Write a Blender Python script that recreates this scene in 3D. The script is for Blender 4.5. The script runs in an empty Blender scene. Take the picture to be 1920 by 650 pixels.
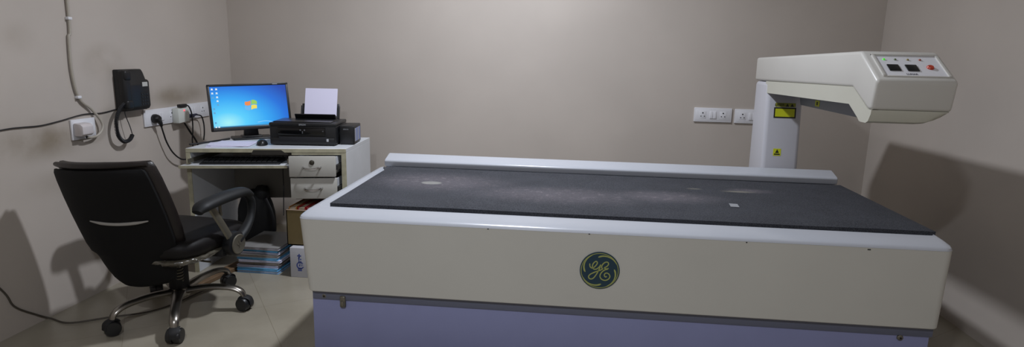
import bpy, bmesh, math, random
from mathutils import Vector, Matrix, noise
C = bpy.context.scene.collection
PI = math.pi
rad = math.radians
random.seed(4)

# ------------------------------------------------------------------ materials
def lin(c):
    return tuple((x / 12.92 if x <= .04045 else ((x + .055) / 1.055) ** 2.4) for x in c)
def hexc(h):
    return lin(tuple(int(h[i:i + 2], 16) / 255 for i in (0, 2, 4)))
MATS = {}
def mat(name, col, rough=.5, metal=0., nscale=0., namt=0., bump=0., bscale=200., coat=0., emit=None, estr=0., spec=None, trans=0., alpha=1.):
    if name in MATS: return MATS[name]
    m = bpy.data.materials.new(name); m.use_nodes = True
    nt = m.node_tree; b = nt.nodes['Principled BSDF']
    c = hexc(col) if isinstance(col, str) else col
    b.inputs['Base Color'].default_value = (*c, 1)
    b.inputs['Roughness'].default_value = rough
    b.inputs['Metallic'].default_value = metal
    b.inputs['Coat Weight'].default_value = coat
    if spec is not None: b.inputs['Specular IOR Level'].default_value = spec
    b.inputs['Transmission Weight'].default_value = trans
    b.inputs['Alpha'].default_value = alpha
    if emit:
        b.inputs['Emission Color'].default_value = (*hexc(emit), 1); b.inputs['Emission Strength'].default_value = estr
    tc = nt.nodes.new('ShaderNodeTexCoord')
    if namt:
        n = nt.nodes.new('ShaderNodeTexNoise'); n.inputs['Scale'].default_value = nscale; n.inputs['Detail'].default_value = 5
        nt.links.new(tc.outputs['Object'], n.inputs['Vector'])
        mr = nt.nodes.new('ShaderNodeMapRange'); mr.inputs[1].default_value = .3; mr.inputs[2].default_value = .7
        mr.inputs[3].default_value = 1 - namt; mr.inputs[4].default_value = 1 + namt
        nt.links.new(n.outputs['Fac'], mr.inputs[0])
        mx = nt.nodes.new('ShaderNodeVectorMath'); mx.operation = 'SCALE'; mx.inputs[0].default_value = c
        nt.links.new(mr.outputs[0], mx.inputs['Scale']); nt.links.new(mx.outputs[0], b.inputs['Base Color'])
    if bump:
        n2 = nt.nodes.new('ShaderNodeTexNoise'); n2.inputs['Scale'].default_value = bscale; n2.inputs['Detail'].default_value = 3
        nt.links.new(tc.outputs['Object'], n2.inputs['Vector'])
        bp = nt.nodes.new('ShaderNodeBump'); bp.inputs['Strength'].default_value = bump; bp.inputs['Distance'].default_value = .002
        nt.links.new(n2.outputs['Fac'], bp.inputs['Height']); nt.links.new(bp.outputs[0], b.inputs['Normal'])
    MATS[name] = m
    return m
class NB:                                   # small node builder
    def __init__(s, name):
        s.m = mat(name, '808080'); s.nt = s.m.node_tree; s.b = s.nt.nodes['Principled BSDF']
        s.tc = [n for n in s.nt.nodes if n.type == 'TEX_COORD'][0]
    def n(s, t, **k):
        o = s.nt.nodes.new(t)
        for a, v in k.items(): setattr(o, a, v)
        return o
    def l(s, a, b): s.nt.links.new(a, b)
    def noise(s, scale, detail=4, vec=None, rough=.5):
        o = s.n('ShaderNodeTexNoise'); o.inputs['Scale'].default_value = scale; o.inputs['Detail'].default_value = detail
        o.inputs['Roughness'].default_value = rough
        s.l(vec or s.tc.outputs['Object'], o.inputs['Vector']); return o.outputs['Fac']
    def ramp(s, fac, a, b, lo=0., hi=1.):
        o = s.n('ShaderNodeMapRange'); o.interpolation_type = 'SMOOTHSTEP'
        o.inputs[1].default_value = a; o.inputs[2].default_value = b; o.inputs[3].default_value = lo; o.inputs[4].default_value = hi
        s.l(fac, o.inputs[0]); return o.outputs[0]
    def mix(s, fac, a, b):
        o = s.n('ShaderNodeMix', data_type='RGBA')
        if isinstance(fac, (int, float)): o.inputs[0].default_value = fac
        else: s.l(fac, o.inputs[0])
        for i, v in ((6, a), (7, b)):
            if isinstance(v, tuple): o.inputs[i].default_value = (*v[:3], 1)
            else: s.l(v, o.inputs[i])
        return o.outputs[2]
    def math(s, op, a, b=0.):
        o = s.n('ShaderNodeMath', operation=op)
        for i, v in enumerate((a, b)):
            if isinstance(v, (int, float)): o.inputs[i].default_value = v
            else: s.l(v, o.inputs[i])
        return o.outputs[0]
    def blob(s, cx, cy, cz, sx, sy, sz, inner=.3):  # soft elliptical mask in object space
        o = s.n('ShaderNodeMapping', vector_type='POINT')
        o.inputs['Location'].default_value = (-cx / sx, -cy / sy, -cz / sz); o.inputs['Scale'].default_value = (1 / sx, 1 / sy, 1 / sz)
        s.l(s.tc.outputs['Object'], o.inputs['Vector'])
        ln = s.n('ShaderNodeVectorMath', operation='LENGTH'); s.l(o.outputs[0], ln.inputs[0])
        return s.ramp(ln.outputs['Value'], inner, 1, 1, 0)

def wall_mat(name, base, stains=()):
    b = NB(name); c = hexc(base)
    col = b.mix(b.ramp(b.noise(1.6, 4), .3, .7), tuple(x * .95 for x in c), tuple(min(1, x * 1.03) for x in c))
    for (cx, cy, cz, sx, sy, sz, amt) in stains:
        f = b.math('MULTIPLY', b.math('MULTIPLY', b.blob(cx, cy, cz, sx, sy, sz, .1), b.ramp(b.noise(4, 5), .2, .75)), amt)
        col = b.mix(f, col, hexc('80735f'))
    b.l(col, b.b.inputs['Base Color']); b.b.inputs['Roughness'].default_value = .52
    bp = b.n('ShaderNodeBump'); bp.inputs['Strength'].default_value = .06; bp.inputs['Distance'].default_value = .003
    b.l(b.noise(90, 3), bp.inputs['Height']); b.l(bp.outputs[0], b.b.inputs['Normal'])
    return b.m

WALLC = 'bbb2a9'
M_wb = wall_mat('paint_back', WALLC)
M_wr = wall_mat('paint_right', WALLC)
M_wl = wall_mat('paint_left', WALLC, [(-2.43, 2.55, .84, .3, .55, .13, 1.), (-2.43, 2.98, 1.18, .3, .2, .13, .8), (-2.43, 3.1, .9, .3, .25, .1, .9),
                                     (-2.43, 3.55, .98, .3, .35, .09, .85), (-2.43, 2.75, .62, .3, .5, .1, .35), (-2.43, 2.5, 1.3, .3, .12, .1, .25)])
M_ceil = mat('ceiling_white', 'c9c5bc', .8)
def floor_mat():
    b = NB('floor_tiles')
    mp = b.n('ShaderNodeMapping'); mp.inputs['Location'].default_value = (.1, .21, 0); mp.inputs['Rotation'].default_value = (0, 0, rad(54.1)); b.l(b.tc.outputs['Object'], mp.inputs['Vector'])
    br = b.n('ShaderNodeTexBrick'); br.offset = 0; br.inputs['Scale'].default_value = 1
    br.inputs['Brick Width'].default_value = .6; br.inputs['Row Height'].default_value = .6; br.inputs['Mortar Size'].default_value = .0012
    br.inputs['Color1'].default_value = (1, 1, 1, 1); br.inputs['Color2'].default_value = (.97, .97, .97, 1); br.inputs['Mortar'].default_value = (.68, .65, .6, 1)
    b.l(mp.outputs[0], br.inputs['Vector'])
    base = b.mix(b.ramp(b.noise(5, 6), .3, .7), hexc('90897a'), hexc('9a9384'))
    base = b.mix(b.math('MULTIPLY', b.ramp(b.noise(60, 2), .55, .7), .15), base, hexc('8e8470'))
    o = b.n('ShaderNodeMix', data_type='RGBA', blend_type='MULTIPLY'); o.inputs[0].default_value = 1
    b.l(base, o.inputs[6]); b.l(br.outputs['Color'], o.inputs[7])
    b.l(o.outputs[2], b.b.inputs['Base Color']); b.b.inputs['Roughness'].default_value = .3
    return b.m
M_floor = floor_mat()

M_cream = mat('cream_enamel', 'cac9c2', .38, nscale=3, namt=.02, bump=.05, bscale=500)
M_rim = mat('white_rim', 'b0b3ba', .26, nscale=4, namt=.02)
M_arm = mat('arm_ivory', 'c6c4be', .36, nscale=5, namt=.02)
M_armlow = mat('arm_cover_ivory', 'c2c1b4', .4, nscale=5, namt=.02)
M_colm = mat('column_white', 'bdbdc3', .4)
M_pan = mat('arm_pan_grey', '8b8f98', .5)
M_blue = mat('lavender_panel', '8b90b8', .45, nscale=6, namt=.03)
M_strip = mat('skirt_shade_grey', '666a7c', .5)  # shade tone for the band below the skirt
M_plinth = mat('plinth_black', '222230', .6)
M_black = mat('black_plastic', '17181a', .38)
M_blackm = mat('black_matte', '141416', .7)
M_rubber = mat('black_cable', '16161a', .5)
M_leather = mat('black_leather', '110e0e', .55, nscale=20, namt=.15, spec=.3, bump=.12, bscale=220)
M_leatherb = mat('brown_black_leather', '1c1615', .4, nscale=20, namt=.15, bump=.25, bscale=220)
M_shell = mat('chair_shell', '0a0a0b', .75, spec=.25, bump=.1, bscale=400)
M_chrome = mat('chrome', '98938c', .3, 1.)
M_steel = mat('dull_steel', '7c786c', .42, .7)
M_white = mat('white_plastic', 'dedee2', .35)
M_plate = mat('switch_plate_white', 'dcdce0', .35)
M_desk = mat('white_laminate', 'c9ccd0', .4, nscale=8, namt=.04)
M_edge = mat('cream_edge_band', 'a9a48c', .5, nscale=30, namt=.15)
M_drawer = mat('drawer_laminate', 'b9b7b0', .4, nscale=8, namt=.04)
M_handle = mat('handle_chrome', 'cfcfcf', .18, 1.)
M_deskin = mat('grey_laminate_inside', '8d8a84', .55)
M_paper = mat('paper_white', 'd8d5ea', .8)
M_hole = mat('dark_hole', '15151a', .8)
M_green = mat('green_led', '4fd02a', .3, emit='50ff30', estr=.3)
M_yellow = mat('yellow_label', 'c9cf1c', .5)
M_olive = mat('badge_olive', 'a5aa62', .45)
M_navy = mat('badge_navy', '1c3a4c', .35)
M_red = mat('red_button', 'b8402a', .35)
M_wire = mat('grey_cable', 'a9a296', .5)

# ------------------------------------------------------------------ mesh helpers
def merge(bm, tb, mtx=None):
    if mtx is not None: bmesh.ops.transform(tb, matrix=mtx, verts=tb.verts)
    me = bpy.data.meshes.new('tmp'); tb.to_mesh(me); tb.free(); bm.from_mesh(me); bpy.data.meshes.remove(me)
def bevel(tb, w, seg=2, edges=None):
    if w > 0:
        bmesh.ops.bevel(tb, geom=edges or list(tb.edges), offset=w, segments=seg, profile=.5, affect='EDGES', clamp_overlap=True)
def setmat(tb, mi):
    for f in tb.faces: f.material_index = mi
def box(bm, lo, hi, bev=0., seg=2, mtx=None, mi=0, taper=None):
    tb = bmesh.new(); bmesh.ops.create_cube(tb, size=1)
    for v in tb.verts:
        k = 0 if (taper is None or v.co.z > 0) else taper
        v.co = Vector([lo[i] + (v.co[i] + .5) * (hi[i] - lo[i]) for i in range(3)])
        if k:
            cx, cy = (lo[0] + hi[0]) / 2, (lo[1] + hi[1]) / 2
            v.co.x -= k * (1 if v.co.x > cx else -1); v.co.y -= k * (1 if v.co.y > cy else -1)
    bevel(tb, bev, seg); setmat(tb, mi); merge(bm, tb, mtx)
def cbox(bm, c, s, bev=0., seg=2, rot=None, mi=0):
    h = [x / 2 for x in s]
    m = Matrix.Translation(c) @ (rot.to_4x4() if rot is not None else Matrix.Identity(4))
    box(bm, [-x for x in h], h, bev, seg, m, mi)
def hexa(bm, pts8, bev=0., seg=2, mi=0):     # bottom 4 (ccw), top 4
    tb = bmesh.new(); v = [tb.verts.new(p) for p in pts8]
    for q in ((3, 2, 1, 0), (4, 5, 6, 7), (0, 1, 5, 4), (1, 2, 6, 5), (2, 3, 7, 6), (3, 0, 4, 7)): tb.faces.new([v[i] for i in q])
    bmesh.ops.recalc_face_normals(tb, faces=tb.faces); bevel(tb, bev, seg); setmat(tb, mi); merge(bm, tb)
def prism(bm, pts, axis, a, b, bev=0., seg=2, mtx=None, mi=0):   # pts 2D in the two other axes
    tb = bmesh.new()
    def mk(p, t):
        if axis == 'x': return (t, p[0], p[1])
        if axis == 'y': return (p[0], t, p[1])
        return (p[0], p[1], t)
    lo = [tb.verts.new(mk(p, a)) for p in pts]; hi = [tb.verts.new(mk(p, b)) for p in pts]
    n = len(pts); tb.faces.new(lo); tb.faces.new(hi[::-1])
    for i in range(n): tb.faces.new((lo[i], hi[i], hi[(i + 1) % n], lo[(i + 1) % n]))
    bmesh.ops.recalc_face_normals(tb, faces=tb.faces); bevel(tb, bev, seg); setmat(tb, mi); merge(bm, tb, mtx)
def cyl(bm, p0, p1, r0, r1=None, seg=24, bev=0., mi=0):
    r1 = r0 if r1 is None else r1; p0 = Vector(p0); p1 = Vector(p1); d = p1 - p0
    tb = bmesh.new(); bmesh.ops.create_cone(tb, cap_ends=True, segments=seg, radius1=r0, radius2=r1, depth=d.length)
    if bev:
        ed = [e for e in tb.edges if abs(e.verts[0].co.z - e.verts[1].co.z) < 1e-6]
        bevel(tb, bev, 2, ed)
    setmat(tb, mi)
    merge(bm, tb, Matrix.Translation((p0 + p1) / 2) @ d.to_track_quat('Z', 'Y').to_matrix().to_4x4())
def smooth(pts, sub=6):
    P = [Vector(p) for p in pts]; out = []
    for i in range(len(P) - 1):
        a = P[i - 1] if i else P[0] * 2 - P[1]; b = P[i]; c = P[i + 1]; d = P[i + 2] if i + 2 < len(P) else P[-1] * 2 - P[-2]
        for k in range(sub):
            t = k / sub
            out.append(.5 * ((2 * b) + (c - a) * t + (2 * a - 5 * b + 4 * c - d) * t * t + (3 * b - a - 3 * c + d) * t ** 3))
    out.append(P[-1]); return out
def tube(bm, pts, r, sub=6, seg=8, flat=None, mi=0, rads=None):
    P = smooth(pts, sub) if sub > 1 else [Vector(p) for p in pts]
    n = len(P); tb = bmesh.new(); rings = []; up = None
    for i, p in enumerate(P):
        t = (P[min(i + 1, n - 1)] - P[max(i - 1, 0)]).normalized()
        if up is None:
            up = Vector((0, 0, 1)) if abs(t.z) < .9 else Vector((1, 0, 0))
            if flat is not None: up = Vector(flat[2])
        x = t.cross(up).normalized(); up = x.cross(t).normalized()
        rr = r
        if rads: 
            q = i / (n - 1) * (len(rads) - 1); k = min(int(q), len(rads) - 2); rr = rads[k] + (rads[k + 1] - rads[k]) * (q - k)
        fx, fy = (flat[0], flat[1]) if flat else (1, 1)
        rings.append([tb.verts.new(p + (x * math.cos(a) * fx + up * math.sin(a) * fy) * rr) for a in [2 * PI * j / seg for j in range(seg)]])
    for a, b in zip(rings, rings[1:]):
        for j in range(seg): tb.faces.new((a[j], a[(j + 1) % seg], b[(j + 1) % seg], b[j]))
    tb.faces.new(rings[0]); tb.faces.new(rings[-1][::-1])
    bmesh.ops.recalc_face_normals(tb, faces=tb.faces); setmat(tb, mi); merge(bm, tb)
def lathe(bm, prof, c, axis=(0, 0, 1), seg=32, mi=0):
    tb = bmesh.new(); rings = []
    for r, h in prof:
        rings.append([tb.verts.new((max(r, 1e-5) * math.cos(2 * PI * j / seg), max(r, 1e-5) * math.sin(2 * PI * j / seg), h)) for j in range(seg)])
    for a, b in zip(rings, rings[1:]):
        for j in range(seg): tb.faces.new((a[j], a[(j + 1) % seg], b[(j + 1) % seg], b[j]))
    tb.faces.new(rings[0]); tb.faces.new(rings[-1][::-1])
    bmesh.ops.remove_doubles(tb, verts=tb.verts, dist=2e-5)
    bmesh.ops.recalc_face_normals(tb, faces=tb.faces); setmat(tb, mi)
    merge(bm, tb, Matrix.Translation(c) @ Vector(axis).to_track_quat('Z', 'Y').to_matrix().to_4x4())
def text_bm(bm, s, size, mtx, mi=0, depth=.0006, bold=0.):
    cu = bpy.data.curves.new('t', 'FONT'); cu.body = s; cu.size = size; cu.align_x = 'CENTER'; cu.align_y = 'CENTER'; cu.extrude = depth; cu.offset = bold
    o = bpy.data.objects.new('t', cu); C.objects.link(o)
    dg = bpy.context.evaluated_depsgraph_get(); me = bpy.data.meshes.new_from_object(o.evaluated_get(dg))
    tb = bmesh.new(); tb.from_mesh(me); setmat(tb, mi); merge(bm, tb, mtx)
    bpy.data.objects.remove(o); bpy.data.curves.remove(cu); bpy.data.meshes.remove(me)

def obj(name, bm, m, parent=None, sm=35, label=None, base=False):
    bmesh.ops.remove_doubles(bm, verts=bm.verts, dist=1e-6)
    off = Vector((0, 0, 0))
    if base:                                     # put the origin at the thing's base
        lo = Vector([min(v.co[i] for v in bm.verts) for i in range(3)]); hi = Vector([max(v.co[i] for v in bm.verts) for i in range(3)])
        off = Vector(((lo.x + hi.x) / 2, (lo.y + hi.y) / 2, lo.z)); bmesh.ops.translate(bm, vec=-off, verts=bm.verts)
    me = bpy.data.meshes.new(name); bm.to_mesh(me); bm.free()
    for x in (m if isinstance(m, (list, tuple)) else [m]): me.materials.append(x)
    if sm:
        me.polygons.foreach_set('use_smooth', [True] * len(me.polygons)); me.set_sharp_from_angle(angle=rad(sm))
    o = bpy.data.objects.new(name, me); C.objects.link(o); o.location = off
    if parent: o.parent = parent
    if label: o['label'] = label
    return o
def tag(o, label, cat, group=None):
    o['label'] = label; o['category'] = cat
    if group: o['group'] = group
    return o
def thing(name, label, cat, loc=(0, 0, 0), rz=0., group=None):
    o = bpy.data.objects.new(name, None); C.objects.link(o); o.location = loc; o.rotation_euler = (0, 0, rz); o.empty_display_size = .1
    return tag(o, label, cat, group)
def struct(name, bm, m):
    o = obj(name, bm, m, sm=None); o['kind'] = 'structure'; return o
NEW = bmesh.new
def mk(name, m, parent, fn, *a, sm=35, label=None, **k):     # one part from one helper call
    bm = NEW(); fn(bm, *a, **k); return obj(name, bm, m, parent, sm=sm, label=label)

# ------------------------------------------------------------------ room
XL, XR, YB, YF, ZC = -2.426, 1.942, 4.164, -1.6, 2.85
T = .12
bm = NEW(); box(bm, (XL - T, YF - T, -T), (XR + T, YB + T, 0)); struct('floor', bm, M_floor)
bm = NEW(); box(bm, (XL - T, YF - T, ZC), (XR + T, YB + T, ZC + T)); struct('ceiling', bm, M_ceil)
bm = NEW(); box(bm, (XL - T, YF, 0), (XL, YB, ZC)); struct('wall_left', bm, M_wl)
bm = NEW(); box(bm, (XR, YF, 0), (XR + T, YB, ZC)); struct('wall_right', bm, M_wr)
bm = NEW(); box(bm, (XL - T, YB, 0), (XR + T, YB + T, ZC)); struct('wall_back', bm, M_wb)
bm = NEW(); box(bm, (XL - T, YF - T, 0), (XR + T, YF, ZC)); struct('wall_front', bm, M_wb)

# ------------------------------------------------------------------ bone density scanner
SC = thing('bone_density_scanner', 'long cream bone density scanner table with blue base, round badge and overhanging arm', 'medical scanner', (.16, 2.75, 0))
S0 = Vector((.16, 2.75, 0))
def W(x, y, z): return (x - S0.x, y - S0.y, z)
def sp(name, m, fn, parent=SC, sm=35, label=None, tilt=False):      # scanner part from world-space geometry
    bm = NEW(); fn(bm)
    if tilt:
        for v in bm.verts: v.co.y -= (v.co.z - .474) * .0656       # lie on the tapered skirt
    bmesh.ops.translate(bm, vec=-S0, verts=bm.verts); return obj(name, bm, m, parent, sm=sm, label=label)
# upper skirt and rim: rounded-corner rings lofted upwards, top open to a recess for the pad
def rrect(x0, y0, x1, y1, r, n=5):
    out = []
    for cx, cy, a0 in ((x1 - r, y0 + r, -90), (x1 - r, y1 - r, 0), (x0 + r, y1 - r, 90), (x0 + r, y0 + r, 180)):
        for k in range(n + 1): a = rad(a0 + 90 * k / n); out.append((cx + r * math.cos(a), cy + r * math.sin(a)))
    return out
def loft(bm, rings, caps=(True, True)):
    tb = bmesh.new(); R = []
    for pts, z in rings: R.append([tb.verts.new((p[0], p[1], z(p) if callable(z) else z)) for p in pts])
    for a, b in zip(R, R[1:]):
        for j in range(len(a)): tb.faces.new((a[j], a[(j + 1) % len(a)], b[(j + 1) % len(a)], b[j]))
    if caps[0]: tb.faces.new(R[0])
    if caps[1]: tb.faces.new(R[-1][::-1])
    bmesh.ops.recalc_face_normals(tb, faces=tb.faces); merge(bm, tb)
sx0, sx1, sy0, sy1 = -1.062, 1.388, 2.222, 3.24
def skirt(bm):
    loft(bm, [(rrect(-1.040, 2.246, 1.386, 3.225, .03), .311), (rrect(-1.044, 2.242, 1.390, 3.23, .034), .315), (rrect(sx0, sy0, sx1, sy1, .038), .620)])
sp('side_skirt', M_cream, skirt)
def rimz(z):
    return lambda p: min(z, .6295) if p[0] > 1.30 and p[1] > 2.37 else z
def rim(bm):
    loft(bm, [(rrect(sx0, sy0, sx1, sy1, .038), .6195), (rrect(sx0 - .001, sy0 - .001, sx1 + .001, sy1, .04), .6205), (rrect(sx0 + .0005, sy0 + .001, sx1 - .0005, sy1, .04), rimz(.6235)), (rrect(sx0 + .002, sy0 + .004, sx1 - .001, sy1, .038), rimz(.628)),
              (rrect(sx0 + .007, sy0 + .014, sx1 - .003, sy1, .036), rimz(.633)), (rrect(sx0 + .012, sy0 + .06, sx1 - .006, sy1, .03), rimz(.640)), (rrect(sx0 + .022, sy0 + .105, sx1 - .010, sy1, .025), rimz(.645)),
              (rrect(sx0 + .036, sy0 + .117, sx1 - .012, sy1, .02), rimz(.645)), (rrect(sx0 + .056, sy0 + .124, sx1 - .013, sy1, .015), .6245)])
sp('top_rim', M_rim, rim)
def rail(bm):
    prism(bm, [(3.205, .655), (3.20, .686), (3.212, .694), (3.285, .715), (3.31, .712), (3.318, .69), (3.318, .60), (3.235, .60), (3.23, .655)], 'x', -1.012, 1.372, .006, 3)
sp('rear_rail', M_rim, rail, label='raised white rail along the back edge of the table')
def frame(bm): box(bm, (-1.028, 2.262, .272), (1.378, 3.21, .318), .003)  # added band, its dark colour paints the shadow of the skirt overhang
sp('skirt_shade_band', M_strip, frame, label='dark grey band painting in the shade under the skirt')
def basep(bm): box(bm, (-1.032, 2.268, .05), (1.372, 3.2, .282), .006)
sp('base_panel', M_blue, basep, label='lavender blue lower panel')
def plinth(bm): box(bm, (-1.0, 2.31, 0), (1.34, 3.16, .056), .004)
sp('plinth', M_plinth, plinth)
for sx, sz in ((-.979, .286), (1.266, .262)):
    sc = sp('screw', M_steel, lambda bm: lathe(bm, [(.0, .006), (.006, .006), (.0105, .003), (.012, -.002)], (sx, 2.2665, sz), (0, -1, 0), 20))
    sp('screw_socket', M_hole, lambda bm: cyl(bm, (sx, 2.262, sz), (sx, 2.2595, sz), .004, seg=6), parent=sc)
def latch(bm):
    box(bm, (-.912, 2.255, .242), (-.888, 2.27, .292), .006, 3)
    box(bm, (-.907, 2.250, .248), (-.893, 2.257, .272), .003, 2)
sp('latch', M_steel, latch)
for x, z, w in ((-.30, .6185, .006), (1.09, .613, .011), (.66, .6165, .005), (.085, .6185, .006)):
    sp('paint_chip', M_hole, lambda bm: cbox(bm, (x, 2.2225 + (.62 - z) * .066, z), (w, .0035, .0035)))
# round badge
def flatstroke(bm, pts, w, y, sub=6, mi=0, wid=None):
    P = smooth([(p[0], 0, p[1]) for p in pts], sub); n = len(P); tb = bmesh.new(); L = []; R = []
    for i, p in enumerate(P):
        t = (P[min(i + 1, n - 1)] - P[max(i - 1, 0)]).normalized(); nn = Vector((-t.z, 0, t.x))
        ww = w if wid is None else w * wid(i / (n - 1))
        L.append(tb.verts.new(p + nn * ww + Vector((0, y, 0)))); R.append(tb.verts.new(p - nn * ww + Vector((0, y, 0))))
    fs = [tb.faces.new((L[i], L[i + 1], R[i + 1], R[i])) for i in range(n - 1)]
    r = bmesh.ops.extrude_face_region(tb, geom=fs); bmesh.ops.translate(tb, vec=(0, .0012, 0), verts=[v for v in r['geom'] if isinstance(v, bmesh.types.BMVert)])
    bmesh.ops.recalc_face_normals(tb, faces=tb.faces); setmat(tb, mi); merge(bm, tb)
BX, BZ, BR = .131, .474, .0755; BY = 2.2312
bd = sp('badge', M_navy, lambda bm: lathe(bm, [(BR, 0.0), (BR, .003), (BR - .001, .004), (0, .004)], (BX, BY, BZ), (0, -1, 0), 64), label='round dark blue badge with olive script monogram', tilt=True)
def ring(bm):
    flatstroke(bm, [(BX + .93 * BR * math.cos(a), BZ + .93 * BR * math.sin(a)) for a in [2 * PI * i / 48 for i in range(49)]], .0012, BY - .0046, 1)
    for k in range(4):
        a0 = rad(98 - 90 * k)
        pts = [(BX + BR * (.90 - .17 * (1 - u) ** 2.2) * math.cos(a0 - u * rad(72)), BZ + BR * (.90 - .17 * (1 - u) ** 2.2) * math.sin(a0 - u * rad(72))) for u in [i / 8 for i in range(9)]]
        flatstroke(bm, pts, .0034, BY - .0048, 3, wid=lambda t: max(.12, (1 - t) ** .6 * (1 if t > .06 else .6)))
sp('badge_ring', M_olive, ring, parent=bd, tilt=True)
def mono(bm):
    q = BR / 133
    def S(pts): return [(BX + (x - 592) * q, BZ - (y - 306) * q) for x, y in pts]
    w = .0021
    flatstroke(bm, S([(524, 258), (527, 280), (543, 290), (562, 274), (574, 252), (566, 240), (550, 252), (542, 276), (552, 296), (572, 294), (590, 276), (597, 262)]), w, BY - .0046)
    flatstroke(bm, S([(597, 262), (588, 296), (570, 336), (550, 364), (530, 368), (520, 354), (530, 336), (560, 318), (592, 304), (612, 292)]), w, BY - .0050)
    flatstroke(bm, S([(612, 292), (604, 282), (608, 262), (624, 244), (642, 242), (648, 256), (638, 272), (622, 284), (640, 290), (650, 284)]), w, BY - .0054)
    flatstroke(bm, S([(646, 290), (622, 300), (602, 322), (596, 346), (608, 366), (632, 373), (654, 362), (662, 342), (652, 324), (634, 320), (624, 334), (632, 348), (642, 344)]), w, BY - .0058)
sp('badge_monogram', M_olive, mono, parent=bd, tilt=True)
# column
XA = 1.035; XB = 1.302
def column(bm):
    hexa(bm, [(XA, 3.325, .30), (1.225, 3.325, .30), (1.225, 3.60, .30), (XA, 3.60, .30), (XA, 3.40, 1.16), (1.225, 3.40, 1.16), (1.225, 3.62, 1.16), (XA, 3.62, 1.16)], .022, 4)
col = sp('column', M_colm, column, label='white upright column behind the table')
def carriage(bm): box(bm, (.99, 3.20, .10), (1.27, 3.64, .42), .01)
sp('carriage', M_colm, carriage)
# arm
def armtop(bm):
    prism(bm, [(3.635, 1.160), (3.64, 1.287), (2.37, 1.316), (2.216, 1.217), (2.232, 1.113), (2.26, 1.113), (2.40, 1.184)], 'x', XA, XB, .013, 4)
arm = sp('arm_housing', M_arm, armtop, label='ivory overhanging arm housing with sloped control face')
def armlow(bm):
    # lower cover: side skirts follow the housing, front end rounded off towards the right
    left = [(3.44, 1.163), (2.40, 1.186), (2.262, 1.114), (2.2345, 1.114), (2.237, 1.098), (2.251, 1.073), (2.267, 1.0655), (2.31, 1.0655), (2.415, 1.121), (3.44, 1.101)]
    prism(bm, left, 'x', XA + .003, 1.062, 0)
    tb = bmesh.new()
    sec = [(XA + .008, 1.114), (XB - .008, 1.114), (XB - .012, 1.104), (1.275, 1.090), (1.255, 1.078), (1.23, 1.069), (1.20, 1.066), (XA + .008, 1.066)]
    prev = None; rows = []
    for y, k in ((2.234, .0), (2.2365, .35), (2.25, .85), (2.268, 1.), (2.33, 1.), (2.405, .0)):
        rows.append([tb.verts.new((x, y, 1.114 - (1.114 - z) * k if y < 2.34 else (1.186 if z > 1.11 else 1.121 + (z - 1.066) * .3))) for x, z in sec])
    for a, b in zip(rows, rows[1:]):
        for j in range(len(a)): tb.faces.new((a[j], a[(j + 1) % len(a)], b[(j + 1) % len(a)], b[j]))
    tb.faces.new(rows[0]); tb.faces.new(rows[-1][::-1]); bmesh.ops.remove_doubles(tb, verts=tb.verts, dist=1e-5); bmesh.ops.recalc_face_normals(tb, faces=tb.faces); merge(bm, tb)
sp('arm_lower_cover', M_armlow, armlow)
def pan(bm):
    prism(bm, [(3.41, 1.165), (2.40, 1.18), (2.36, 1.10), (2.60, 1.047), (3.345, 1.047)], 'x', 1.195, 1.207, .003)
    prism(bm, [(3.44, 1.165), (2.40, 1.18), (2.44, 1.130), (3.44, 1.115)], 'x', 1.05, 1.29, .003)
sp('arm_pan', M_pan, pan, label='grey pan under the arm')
# control panel on the sloped face: local frame u right, v up the slope
ang = math.atan2(1.316 - 1.217, 2.37 - 2.216)
PM = Matrix.Translation((0, 2.216 + .093 * math.cos(ang), 1.217 + .093 * math.sin(ang))) @ Matrix.Rotation(ang, 4, 'X')
pc = 1.174
def panel(bm):
    t = PM @ Matrix.Translation((pc, 0, .0015))
    for lo, hi in (((-.112, -.066, -.006), (-.102, .068, .004)), ((.102, -.066, -.006), (.112, .068, .004)), ((-.112, .060, -.006), (.112, .068, .005)), ((-.112, -.069, -.006), (.112, -.063, .0015))): box(bm, lo, hi, .0012, 2, t)
sp('panel_frame', M_arm, panel, parent=arm)
cp = sp('control_panel', M_plate, lambda bm: box(bm, (-.104, -.064, -.004), (.104, .062, -.0002), .001, 1, PM @ Matrix.Translation((pc, 0, .0015))), label='light grey control panel with switches and lamps')
for i, (u, m_) in enumerate(((-.077, M_green), (-.039, mat('lamp_off_green', '5e6e4a', .3)), (.003, mat('lamp_off_amber', '8a7c46', .3)), (.044, mat('lamp_off_red', '9a4a36', .3)))):
    sp('indicator_lamp', m_, lambda bm: lathe(bm, [(.0045, -.001), (.0045, .002), (.003, .004), (0, .0045)], PM @ Vector((pc + u, .035, .001)), PM.to_3x3() @ Vector((0, 0, 1)), 16), parent=cp)
for u in (-.060, .0):
    s = sp('rocker_switch', M_black, lambda bm: box(bm, (-.0195, -.019, 0), (.0195, .019, .004), .002, 2, PM @ Matrix.Translation((pc + u, -.017, .001))), parent=cp)
sp('stop_button', M_red, lambda bm: lathe(bm, [(.012, -.001), (.012, .003), (.009, .007), (0, .007)], PM @ Vector((pc + .062, -.012, .001)), PM.to_3x3() @ Vector((0, 0, 1)), 24), parent=cp)
sp('panel_lettering', mat('lettering_grey', '5c5c64', .6), lambda bm: text_bm(bm, 'LUNAR', .0115, PM @ Matrix.Translation((pc - .012, -.054, .0014)), bold=.0003), parent=cp, sm=None)
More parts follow.
